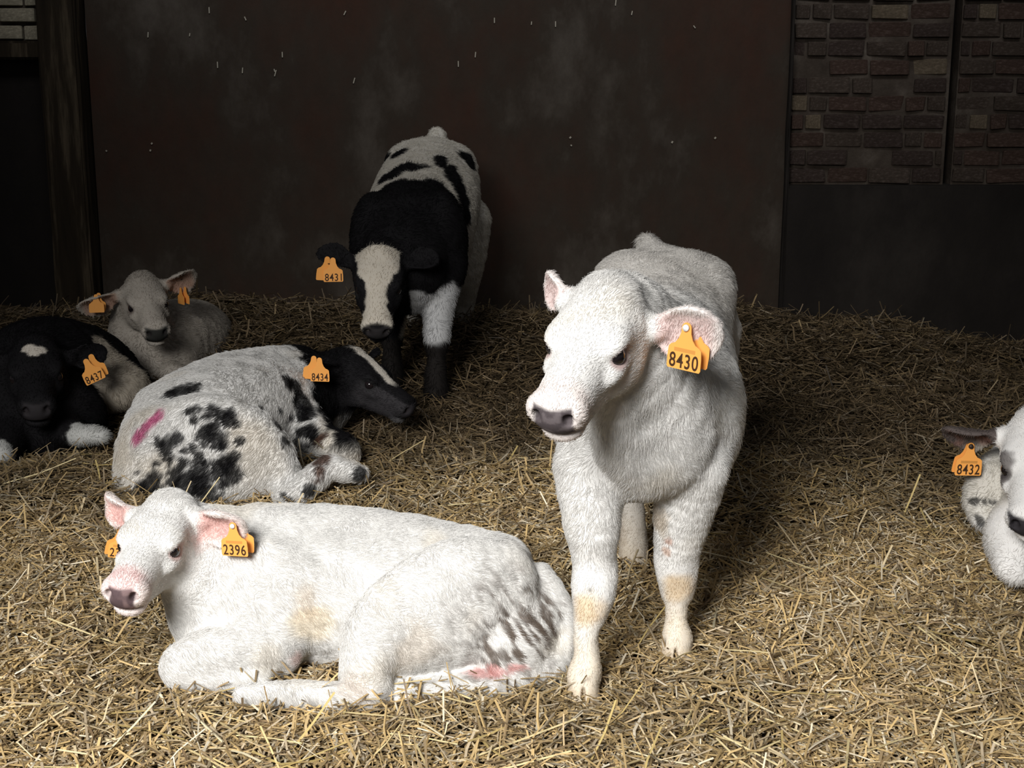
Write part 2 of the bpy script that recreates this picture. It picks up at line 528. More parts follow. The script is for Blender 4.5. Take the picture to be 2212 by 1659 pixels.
def make_eyes(root, hd, inset=0.0):
    for q in (-1, 1):
        import bmesh
        bm = bmesh.new(); bmesh.ops.create_uvsphere(bm, u_segments=20, v_segments=14, radius=.0212 * hd.s)
        me = bpy.data.meshes.new('eye'); bm.to_mesh(me); bm.free(); me.materials.append(M_EYE)
        for p in me.polygons: p.use_smooth = True
        e = link('eye', me, root); e.location = hd.p(q * (.0575 - inset), .118, .022)

CALVES = []
def finish(B, hd, h, label, colf, nfur, lenf, flow, rad, ground, lumps=.0025, lift=.45, fur_seed=1, dens=None, wild=.35):
    V, F = B.build(h)
    N = vnormals(V, F)
    Q = hd.inv(V)
    damp = 1 - .8 * sstep(Q[:, 1], .05, .12) * (np.abs(Q[:, 0]) < .15) * (np.abs(Q[:, 2]) < .15)
    V = V + N * ((vnoise(V, .045, 5) * lumps + vnoise(V, .018, 6) * lumps * .4) * damp)[:, None]
    N = vnormals(V, F)
    bvh = BVHTree.FromPolygons([tuple(v) for v in V], [tuple(f) for f in F])
    def hit(px, py):
        d = Vector(A(px, py, 3.0)) - Vector((0, 0, CAM_H)); d.normalize()
        r = bvh.ray_cast(Vector((0, 0, CAM_H)), d)
        return np.array(r[0]) if r[0] is not None else None
    col = np.clip(colf(V, N, hit), 0, 1)
    root = link('calf', None, None, label, 'calf', 'calves in the straw pen')
    org = np.array([V[:, 0].mean(), V[:, 1].mean(), ground])
    me = mesh_np('body', V, F, M_COAT, col)
    link('body', me, root)
    if nfur:
        make_fur('fur', V, F, N, col, nfur, lenf, flow, rad, root, lift, fur_seed, dens, wild)
    make_eyes(root, hd)
    CALVES.append((root, V))
    return root, V, hit

def place_root(root, at):
    """move the Empty to the animal's base without moving the parts"""
    root.location = at
    for c in root.children: c.location = Vector(c.location) - Vector(at)

def blob(P, c, r, amp=.3, sc=.02, seed=1, soft=.15):
    """rough-edged patch of coat colour around a surface point"""
    if c is None: return np.zeros(len(P))
    r = np.ones(3) * r
    d = np.linalg.norm((P - c) / r, axis=1)
    m = d < 2.2
    out = np.zeros(len(P))
    if m.any():
        dd = d[m] + amp * (vnoise(P[m], sc, seed) + .5 * vnoise(P[m], sc * .4, seed + 50))
        out[m] = 1 - sstep(dd, 1 - soft, 1 + soft)
    return out

def paint(col, m, c, a=1.0):
    m = (m * a)[:, None]
    return col * (1 - m) + np.array(c) * m

# ---------------------------------------------------------------- ground
def ground_z(x, y):
    x = np.asarray(x, float); y = np.asarray(y, float)
    P = np.stack([x, y, np.zeros_like(x)], 1)
    z = vnoise(P, .55, 31) * .022 + vnoise(P, .18, 32) * .010
    heap = sstep(y, 5.6, 7.0) * (1 - sstep(x, .9, 2.2)) * (.13 + .05 * vnoise(P, .5, 33))
    heap += sstep(y, 5.9, 6.6) * sstep(x, 1.2, 2.2) * (.04 + .035 * vnoise(P, .3, 34) - .12 * sstep(x, 1.75, 2.35))
    heap += .05 * np.exp(-((x + 1.55) / .45) ** 2 - ((y - 4.35) / .3) ** 2)
    return z * (.6 + .4 * sstep(y, 3, 5)) + heap
# ---------------------------------------------------------------- the barn
WALL_Y = 7.2
def wall_nodes(a, b, c, scale, stretch):
    def f(nt, bs):
        n1 = noise_node(nt, scale, 8, .65, stretch=stretch)
        n2 = noise_node(nt, scale * 7, 6, .7, stretch=stretch)
        r = ramp(nt, [(.30, a), (.52, b), (.72, c)])
        nt.links.new(n1.outputs['Fac'], r.inputs['Fac'])
        r2 = ramp(nt, [(.35, (0, 0, 0)), (.75, (1, 1, 1))])
        nt.links.new(n2.outputs['Fac'], r2.inputs['Fac'])
        m = nt.nodes.new('ShaderNodeMath'); m.operation = 'MULTIPLY'; m.inputs[1].default_value = .45
        nt.links.new(r2.outputs['Color'], m.inputs[0])
        nt.links.new(mixc(nt, m.outputs[0], r.outputs['Color'], tuple(.6 * x for x in b)), bs.inputs['Base Color'])
        bump(nt, bs, n2.outputs['Fac'], .5, .01)
    return f
M_RENDER = mat('stained_render', rough=.9, spec=.1, build=wall_nodes((.046, .022, .015), (.038, .029, .022), (.088, .075, .062), 1.9, (1, 1, .6)))
M_PLINTH = mat('dark_tarred_render', rough=.85, spec=.15, build=wall_nodes((.010, .008, .007), (.016, .013, .011), (.030, .025, .021), 1.8, (1, 1, .6)))
M_MORTAR = mat('old_mortar', rough=.95, spec=.05, build=wall_nodes((.030, .022, .017), (.062, .049, .039), (.12, .10, .082), 6, (1, 1, 1)))
M_TIMBER = mat('dirty_timber', rough=.85, spec=.1, build=wall_nodes((.012, .009, .006), (.026, .019, .012), (.13, .10, .065), 9, (1.4, 1.4, .12)))
def brick_mat(name, base):
    return mat(name, rough=.95, spec=.05, build=wall_nodes(tuple(.6 * x for x in base), base, tuple(min(1, 1.6 * x + .02) for x in base), 9, (1, 1, 1)))
M_BRICKS = [brick_mat('brick_red_brown', (.056, .036, .028)), brick_mat('brick_dark', (.042, .030, .025)), brick_mat('brick_grey', (.056, .042, .033)), brick_mat('brick_tan', (.11, .085, .058))]
M_LIME = brick_mat('limewashed_brick', (.34, .30, .22))

wl, wr = -2.10, 1.375
wb = link('wall_back', box_mesh('wall_back', wl, wr, WALL_Y, WALL_Y + .25, -.3, 3.4, M_RENDER), kind='structure')
wright = link('wall_right', box_mesh('wall_right', wr, 5.2, WALL_Y + .17, WALL_Y + .30, .70, 3.4, M_PLINTH), kind='structure')
for xa, xb in ((wr, 2.19), (2.23, 5.2)):
    link('masonry_panel', box_mesh('masonry_panel', xa, xb, WALL_Y + .05, WALL_Y + .17, .72, 3.4, M_MORTAR), wright)
pl = link('plinth', box_mesh('plinth', wr + .002, 5.2, WALL_Y - .03, WALL_Y + .30, -.3, .725, M_PLINTH, bev=.012), wright)
wleft = link('wall_left', box_mesh('wall_left', -5.2, wl - .21, WALL_Y + .04, WALL_Y + .28, -.3, 3.4, M_MORTAR), kind='structure')
link('plinth', box_mesh('plinth', -5.2, wl - .205, WALL_Y - .01, WALL_Y + .2, -.3, 1.36, M_PLINTH, bev=.01), wleft)

def timber(name, x0, x1, y0, y1, z0, z1, seg=14):
    import bmesh
    bm = bmesh.new(); bmesh.ops.create_cube(bm, size=1)
    for v in bm.verts: v.co = Vector((x0 + (v.co.x + .5) * (x1 - x0), y0 + (v.co.y + .5) * (y1 - y0), z0 + (v.co.z + .5) * (z1 - z0)))
    L = max(x1 - x0, z1 - z0); axis = 0 if x1 - x0 > z1 - z0 else 2
    bmesh.ops.subdivide_edges(bm, edges=[e for e in bm.edges if abs(e.verts[0].co[axis] - e.verts[1].co[axis]) > L * .9], cuts=seg)
    bmesh.ops.bevel(bm, geom=[e for e in bm.edges if abs(e.verts[0].co[axis] - e.verts[1].co[axis]) > 1e-4], offset=.012, segments=2, affect='EDGES')
    for v in bm.verts:
        v.co.x += random.uniform(-.004, .004); v.co.y += random.uniform(-.004, .004)
    me = bpy.data.meshes.new(name); bm.to_mesh(me); bm.free(); me.materials.append(M_TIMBER)
    return me
link('trim_1', timber('trim_1', wl - .205, wl - .012, WALL_Y - .13, WALL_Y + .06, -.2, 3.4), kind='structure')
link('trim_2', timber('trim_2', -5.2, wl - .21, WALL_Y - .10, WALL_Y + .05, 1.345, 1.435), kind='structure')
tr3 = timber('trim_3', wr - .004, wr + .016, WALL_Y - .045, WALL_Y + .02, -.2, 3.4); tr3.materials[0] = M_PLINTH
link('trim_3', tr3, kind='structure')

# bricks: shared worn shapes, one object each
r_ = random.Random(3)
BR = {}
def brick_obj(parent, x0, x1, z0, z1, y, m, key):
    k = (key, r_.randrange(5), m.name)
    if k not in BR:
        BR[k] = box_mesh('brick', -.5, .5, 0, 1, -.5, .5, m, bev=.0)
        import bmesh
        bm = bmesh.new(); bmesh.ops.create_cube(bm, size=1)
        for v in bm.verts: v.co = Vector((v.co.x, v.co.y + .5, v.co.z)) + Vector((r_.uniform(-.02, .02), r_.uniform(-.1, .1), r_.uniform(-.06, .06)))
        bmesh.ops.bevel(bm, geom=list(bm.edges), offset=.05, segments=1, affect='EDGES')
        bm.to_mesh(BR[k]); bm.free()
    o = link('brick', BR[k], parent)
    o.location = ((x0 + x1) / 2, y + r_.uniform(-.006, .010), (z0 + z1) / 2)
    o.scale = (x1 - x0, .09, z1 - z0)
    o.rotation_euler = (0, r_.uniform(-.012, .012), r_.uniform(-.02, .02))
ROW = .0895
for row in range(12):
    z0 = .735 + row * ROW
    for (xa, xb) in ((wr + .03, 2.185), (2.235, 3.0)):
        x = xa - (.11 if row % 2 else 0) - r_.uniform(0, .03)
        while x < xb:
            L = r_.uniform(.185, .225)
            if r_.random() < .12: L *= .5
            a, b = max(x, xa), min(x + L, xb)
            if b - a > .04 and r_.random() > .03:
                top = row / 12
                m = r_.choices(M_BRICKS, [5, 3, 2 + 3 * top, .8 + top])[0]
                brick_obj(wright, a, b - .014, z0, z0 + ROW - .016 - r_.uniform(0, .006), WALL_Y + .034, m, 'r')
            x += L
for row in range(6):
    z0 = 1.44 + row * .083
    x = -3.0 - (.1 if row % 2 else 0)
    while x < wl - .23:
        L = r_.uniform(.18, .22)
        b = min(x + L, wl - .215)
        if b - x > .04: brick_obj(wleft, x, b - .014, z0, z0 + .083 - .014, WALL_Y + .012, M_LIME, 'l')
        x += L

# straw flecks stuck to the wall
M_FLECK = mat('dry_fleck', (.34, .31, .25), .8)
fm = box_mesh('straw_fleck', -.0025, .0025, -.003, .003, -.014, .014, M_FLECK)
fl = [(452, 22, 0), (745, 28, .5), (610, 118, 0), (212 + 312, 152, .1), (1027, 118, .1), (990, 138, 0), (595, 158, .3), (330 + 263, 152, -.3), (1068, 44, 0), (1330, 6, .1), (1200, 52, 0),
      (1365, 28, .2), (1500, 58, -.7), (765, 174, .3), (320, 75, .1), (470, 140, 0), (1232, 297, .9), (1234, 314, .6), (1452, 307, .4), (1545, 298, .8), (328, 310, .8), (230, 326, .7), (325, 325, .4), (410, 75, .2), (530, 40, -.4), (1148, 50, .1)]
for px, py, rot in fl:
    p = A(px, py, WALL_Y - .003)
    o = link('straw_fleck', fm, wb); o.location = p
    s_ = r_.uniform(.45, 1.1) * (.35 if py > 280 else 1)
    o.scale = (1 if py < 280 else 1.6, 1, s_); o.rotation_euler = (0, rot, 0)

# floor under the straw
M_SOIL = mat('trampled_bedding', rough=1.0, spec=.02, build=wall_nodes((.022, .016, .009), (.055, .040, .023), (.12, .09, .05), 26, (1, 1, 1)))
nx, ny = 170, 150
gx = np.linspace(-4.2, 4.2, nx); gy = np.linspace(.6, 7.35, ny)
GX, GY = np.meshgrid(gx, gy, indexing='ij')
Vg = np.stack([GX.ravel(), GY.ravel(), ground_z(GX.ravel(), GY.ravel()) - .012], 1)
ii = np.arange(nx * ny).reshape(nx, ny)
Fg = np.stack([ii[:-1, :-1].ravel(), ii[1:, :-1].ravel(), ii[1:, 1:].ravel(), ii[:-1, 1:].ravel()], 1)
link('floor', mesh_np('floor', Vg, Fg, M_SOIL), kind='structure')
# ---------------------------------------------------------------- calves
WHITE = (.76, .75, .73)
CREAM = (.74, .69, .60)
BLACK = (.009, .0085, .0095)
PINK = (.72, .44, .42)

def const_flow(hd, back, down=-.8):
    back = unit(back) * .7 + np.array([0, 0, down])
    def f(P):
        m = hd.facew(P)[:, None]
        return back * (1 - m) + (-hd.Y * .9 + np.array([0, 0, -.25])) * m
    return f

def fur_len(hd, body, face=.007, poll=.022, legs=None):
    def f(P):
        Q = hd.inv(P)
        L = np.full(len(P), body)
        m = hd.facew(P); L = L * (1 - m) + face * m
        pl = np.exp(-((Q[:, 1] + .01) / .05) ** 2 - ((Q[:, 2] - .075) / .05) ** 2 - (Q[:, 0] / .08) ** 2)
        L = np.maximum(L, pl * poll)
        L = np.where(hd.is_ear(P), np.minimum(L, .010), L)
        L = L * (1 - .97 * hd.pad(P)) * (1 - .9 * (hd.eyer(P) < .025))
        if legs: L = L * legs(P)
        return L
    return f

def eye_nose(col, hd, V, nose=(.06, .052, .058), rim=(.42, .27, .25), muzzle=None, padw=.035, nose2=None):
    if muzzle is not None: col = paint(col, hd.muz(V), muzzle, .55)
    e = hd.eyer(V)
    col = paint(col, 1 - sstep(e, .022, .034), rim, .75)
    n = hd.pad(V, padw)
    c = np.tile(np.array(nose), (len(V), 1))
    if nose2 is not None:
        m = sstep(vnoise(V, .012, 9), .0, .3)[:, None]; c = c * (1 - m) + np.array(nose2) * m
    col = col * (1 - n[:, None]) + c * n[:, None]
    Q = hd.inv(V); Q = np.abs(Q - np.array([0, .299, .004])) * np.array([1, 1, 1]); Q[:, 0] = np.abs(Q[:, 0] - .031)
    return paint(col, 1 - sstep(np.linalg.norm(Q / np.array([1.0, 1.6, 1.2]), axis=1), .007, .012), (.02, .016, .017), .9)

# ---- standing white calf, tag 8430
def calf_standing_white():
    B = Body()
    hd = Head(A(1311, 701, 2.80), A(1197, 901, 2.555), roll=-.067)
    S = lambda *p: B.sweep(p[0], *p[1:])
    # trunk
    B.sweep([((.290, 3.01, .600), .145, .155), ((.300, 3.10, .600), .180, .205), ((.352, 3.38, .585), .198, .220), ((.388, 3.66, .620), .185, .195),
             ((.420, 3.88, .670), .195, .180), ((.440, 4.02, .655), .14, .15)], .05)
    # withers and hips
    B.ell((.31, 3.13, .765), (.085, .16, .06), k=.06)
    B.ell((.305, 3.86, .765), (.075, .12, .065), k=.06); B.ell((.53, 3.88, .755), (.075, .12, .065), k=.06)
    # shoulders
    B.ell((.182, 3.07, .57), (.08, .12, .17), k=.05); B.ell((.44, 3.14, .57), (.085, .12, .17), k=.05)
    B.ell(A(1385, 975, 2.97), (.13, .075, .10), k=.06)
    # neck
    B.sweep([((.30, 3.10, .66), .155, .19), ((.275, 2.98, .715), .128, .165), (hd.p(0, -.06, -.06), .098, .125), (hd.p(0, .0, -.035), .078, .09)], .05)
    # dewlap
    B.sweep([(hd.p(0, .03, -.10), .035, .04), (A(1345, 965, 2.88), .042, .05), (A(1375, 1015, 2.94), .05, .05)], .05)
    # forelegs
    def leg(pts, k=.03): B.sweep(pts, k, ref=(0, 1, 0))
    leg([(A(1272, 1010, 2.98), .075, .085), (A(1277, 1120, 2.93), .061, .070), (A(1284, 1215, 2.93), .049, .054), (A(1283, 1268, 2.91), .050, .052), (A(1278, 1312, 2.90), .041, .046),
         (A(1268, 1362, 2.885), .0275, .031), (A(1266, 1415, 2.875), .0275, .030), (A(1263, 1455, 2.865), .037, .040), (A(1262, 1480, 2.86), .034, .040), (A(1261, 1520, 2.85), .040, .046)])
    leg([(A(1495, 1010, 3.04), .080, .09), (A(1478, 1100, 3.05), .066, .070), (A(1463, 1180, 3.07), .054, .056), (A(1461, 1228, 3.08), .049, .050), (A(1463, 1268, 3.09), .041, .044),
         (A(1463, 1302, 3.085), .026, .031), (A(1461, 1340, 3.08), .026, .030), (A(1462, 1378, 3.07), .036, .040), (A(1462, 1400, 3.065), .034, .040), (A(1461, 1440, 3.06), .040, .046)])
    # hind legs
    leg([((.29, 3.86, .60), .12, .15), ((.305, 3.80, .46), .085, .12), ((.325, 3.80, .35), .052, .07), ((.335, 3.86, .27), .040, .05), ((.337, 3.80, .16), .030, .034), ((.337, 3.75, .09), .036, .040), ((.337, 3.72, .01), .042, .05)])
    leg([((.53, 3.92, .60), .11, .15), ((.545, 3.92, .46), .08, .12), ((.55, 3.96, .35), .052, .07), ((.545, 4.04, .27), .040, .05), ((.54, 4.02, .16), .030, .034), ((.54, 3.99, .09), .036, .040), ((.54, 3.96, .01), .042, .05)])
    # belly
    B.ell((.37, 3.5, .46), (.13, .26, .08), k=.06)
    # tail head and tail
    B.sweep([((.405, 3.94, .80), .05, .05), (A(1400, 527, 4.06), .024, .026), ((.41, 4.16, .80), .026, .026), ((.42, 4.17, .55), .02, .02), ((.42, 4.17, .30), .03, .03)], .03, ref=(0, 1, 0))
    hd.add(B, [(1, dict(dir=(.78, -.55, .22), cup=(.50, .85, .0), len=.085, wid=.088, z=.03, c=.012)),
               (-1, dict(dir=(-.96, -.10, -.06), cup=(-.05, .97, .08), len=.148, wid=.128, z=-.002, c=.017))])
    # cleft of the hooves
    for q in (A(1261, 1515, 2.80), A(1461, 1435, 3.01)):
        B.ell(q, (.0035, .05, .035), k=.006, sign=-1)
    def colf(V, N, hit):
        col = np.tile(np.array(WHITE), (len(V), 1))
        col = paint(col, sstep(vnoise(V, .10, 41), .1, .8), (.74, .69, .60), .45)
        for px, py, r in ((1268, 1315, .038), (1464, 1272, .036)):
            col = paint(col, blob(V, hit(px, py), r, .25, .03, 4, .5), (.66, .47, .24), .65)
        z = V[:, 2]; front = V[:, 1] < 3.3
        col = paint(col, (1 - sstep(z, .06, .24)), (.72, .60, .43), .6)
        col = paint(col, (1 - sstep(z, .025, .045)), (.50, .40, .27), .6)
        for px, py, r, c in ((1345, 1150, .03, (.45, .36, .26)), (1420, 1120, .035, (.50, .40, .28)), (1447, 1172, .010, (.42, .20, .12)), (1440, 1190, .010, (.45, .25, .15)), (1275, 1276, .0055, (.06, .05, .04)),
                             (1463, 537, .005, (.05, .05, .05)), (1424, 594, .0045, (.05, .05, .05)), (1468, 627, .010, (.35, .33, .31)), (1345, 1200, .04, (.6, .5, .36))):
            col = paint(col, blob(V, hit(px, py), r, .5, .02, 6, .35), c, .6)
        col = paint(col, sstep(V[:, 1], 3.35, 3.6), (.55, .51, .46), .45)     # greyer towards the rump
        col = paint(col, hd.inner_ear(V), PINK, .5)
        col = paint(col, hd.is_ear(V).astype(float), (.78, .66, .63), .35)
        return eye_nose(col, hd, V, nose=(.075, .062, .066), muzzle=(.78, .68, .64), nose2=(.13, .11, .115))
    tt = A(1400, 515, 4.05)
    legs = lambda P: (.38 + .62 * sstep(P[:, 2], .20, .48)) * (1 + .3 * sstep(P[:, 2], .45, .55) * (1 - sstep(P[:, 2], .6, .75)) * (1 - sstep(P[:, 1], 3.1, 3.3))) * (1 + 1.0 * np.exp(-(np.linalg.norm(P - tt, axis=1) / .05) ** 2))
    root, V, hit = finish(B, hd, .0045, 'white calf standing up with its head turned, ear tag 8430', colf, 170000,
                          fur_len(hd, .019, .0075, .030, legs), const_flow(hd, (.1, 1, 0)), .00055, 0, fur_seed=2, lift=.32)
    r, L, Wd, N_, ln, wd, cup = hd.ears[1]
    add_tag(root, on_skin(hit, 1484, 708, 2.795), math.radians(-38), roll=math.radians(4), scale=1.0, number='8430', stud=M_STUD, back=(.006, .024, .004))
    return root

# ---- lying white calf, tag 2396
def calf_lying_white():
    B = Body()
    hd = Head(A(360, 1146, 2.98), A(265, 1286, 2.735), roll=-.06)
    B.sweep([(A(505, 1300, 3.03), .115, .115), (A(600, 1275, 3.08), .155, .155), (A(740, 1282, 3.11), .175, .168), (A(890, 1290, 3.11), .172, .165),
             (A(1040, 1322, 3.09), .165, .148), (A(1130, 1350, 3.06), .11, .125)], .04)
    # spine, shoulder, hip
    B.sweep([(A(560, 1120, 3.13), .05, .03), (A(750, 1128, 3.18), .06, .03), (A(950, 1165, 3.18), .06, .035), (A(1085, 1205, 3.12), .06, .04)], .06)
    B.ell(A(580, 1290, 2.98), (.10, .06, .13), k=.05)
    B.ell(A(1065, 1212, 3.06), (.075, .08, .045), k=.05)
    # near thigh and stifle
    B.sweep([(A(1085, 1290, 3.00), .075, .13), (A(990, 1305, 2.955), .085, .150), (A(880, 1345, 2.915), .075, .125), (A(805, 1395, 2.885), .060, .085)], .03)
    B.ell(A(1110, 1400, 2.98), (.085, .09, .10), k=.04)
    # gaskin, hock, cannon, hoof
    B.sweep([(A(800, 1400, 2.88), .058, .065), (A(788, 1450, 2.85), .052, .055), (A(795, 1500, 2.83), .048, .045), (A(760, 1512, 2.815), .040, .036), (A(700, 1506, 2.80), .032, .030),
             (A(640, 1503, 2.795), .034, .030), (A(585, 1502, 2.79), .028, .022), (A(520, 1502, 2.79), .022, .014)], .025, ref=(0, 1, .2))
    # under the thigh: other hind leg
    B.sweep([(A(1165, 1440, 2.98), .06, .055), (A(1060, 1480, 2.92), .055, .045), (A(930, 1500, 2.88), .05, .040), (A(860, 1505, 2.86), .045, .035)], .02)
    # foreleg
    B.sweep([(A(575, 1345, 2.99), .07, .10), (A(590, 1392, 2.95), .065, .075), (A(500, 1405, 2.90), .055, .062), (A(410, 1428, 2.87), .048, .052), (A(385, 1440, 2.865), .040, .042)], .03)
    B.sweep([(A(392, 1455, 2.87), .035, .03), (A(470, 1468, 2.86), .028, .026), (A(560, 1468, 2.88), .03, .025)], .02)
    # brisket
    B.ell(A(455, 1345, 3.02), (.07, .08, .085), k=.05)
    # neck
    B.sweep([(A(590, 1215, 3.10), .12, .11), (A(510, 1205, 3.07), .108, .115), (A(440, 1195, 3.03), .092, .112), (hd.p(0, -.02, -.03), .078, .088)], .04)
    B.sweep([(A(400, 1260, 2.95), .05, .05), (A(430, 1320, 2.98), .06, .06), (A(470, 1370, 3.0), .06, .05)], .05, ref=(0, 1, 0))
    # tail
    B.sweep([(A(1165, 1250, 3.06), .035, .035), (A(1205, 1305, 3.04), .030, .030), (A(1218, 1370, 3.01), .029, .029), (A(1196, 1430, 2.98), .031, .031), (A(1150, 1465, 2.95), .03, .028)], .015, ref=(0, 1, 0))
    hd.add(B, [(1, dict(dir=(.86, -.40, .10), cup=(.35, .85, .0), len=.12, wid=.085, z=.02)),
               (-1, dict(dir=(-.93, .22, -.02), cup=(.15, .95, -.10), len=.140, wid=.105, z=.040))])
    def colf(V, N, hit):
        col = np.tile(np.array(WHITE), (len(V), 1))
        col = paint(col, sstep(vnoise(V, .09, 43), .2, .8), (.76, .70, .60), .4)
        for px, py, r, c, a in ((670, 1345, .045, (.72, .60, .40), .5), (655, 1300, .03, (.72, .58, .42), .35), (900, 1400, .05, (.66, .55, .42), .3), (760, 1480, .04, (.62, .50, .40), .35), (640, 1420, .02, (.75, .5, .45), .5)):
            col = paint(col, blob(V, hit(px, py), r, .4, .04, 4, .5), c, a)
        # dung on the haunch: streaky
        st = vnoise(V * np.array([1, 1, .45]) + V[:, [2, 2, 2]] * np.array([.6, 0, 0]), .010, 8)
        for px, py, r, a in ((1150, 1330, .060, .95), (1120, 1375, .075, .85), (1175, 1290, .035, .7), (1090, 1420, .07, .6), (1060, 1260, .035, .45), (1180, 1350, .05, .8), (1050, 1370, .09, .35), (1120, 1250, .03, .4), (650, 1527, .03, .6)):
            col = paint(col, blob(V, hit(px, py), r, .6, .02, 7, .6) * sstep(st, -.15, .3), (.16, .125, .10), a)
        for px, py, r in ((1075, 1446, .028), (1035, 1455, .025), (1110, 1440, .02)):
            col = paint(col, blob(V, hit(px, py), np.array([1.2, 1, .35]) * r, .5, .02, 9, .4), (.62, .30, .28), .7)
        col = paint(col, hd.inner_ear(V), (.72, .40, .36), .8)
        col = paint(col, hd.is_ear(V).astype(float), (.80, .62, .58), .3)
        Q = hd.inv(V)
        col = paint(col, hd.near(V) * sstep(Q[:, 1] + .01 * vnoise(V, .02, 62), .235, .265) * (1 - sstep(np.abs(Q[:, 0]), .028, .05)) * sstep(Q[:, 2], -.02, .012), (.70, .40, .40), .7)
        return eye_nose(col, hd, V, nose=(.11, .075, .08), muzzle=(.80, .66, .63), padw=.027, nose2=(.22, .15, .15), rim=(.52, .34, .31))
    root, V, hit = finish(B, hd, .0042, 'white calf lying down in the straw, soiled rump, ear tag 2396', colf, 150000,
                          fur_len(hd, .014, .0065, .017), const_flow(hd, (1, 0, 0), -.55), .0005, 0, fur_seed=3, lift=.35)
    add_tag(root, on_skin(hit, 503, 1136, 2.85, .018), math.radians(-14), roll=math.radians(-2), scale=.80, number='2396', stud=M_STUD, back=(.012, .024, .003))
    add_tag(root, A(264, 1150, 3.02), math.radians(12), roll=math.radians(8), scale=.70, number='2396', back=(-.004, .02, 0))
    return root

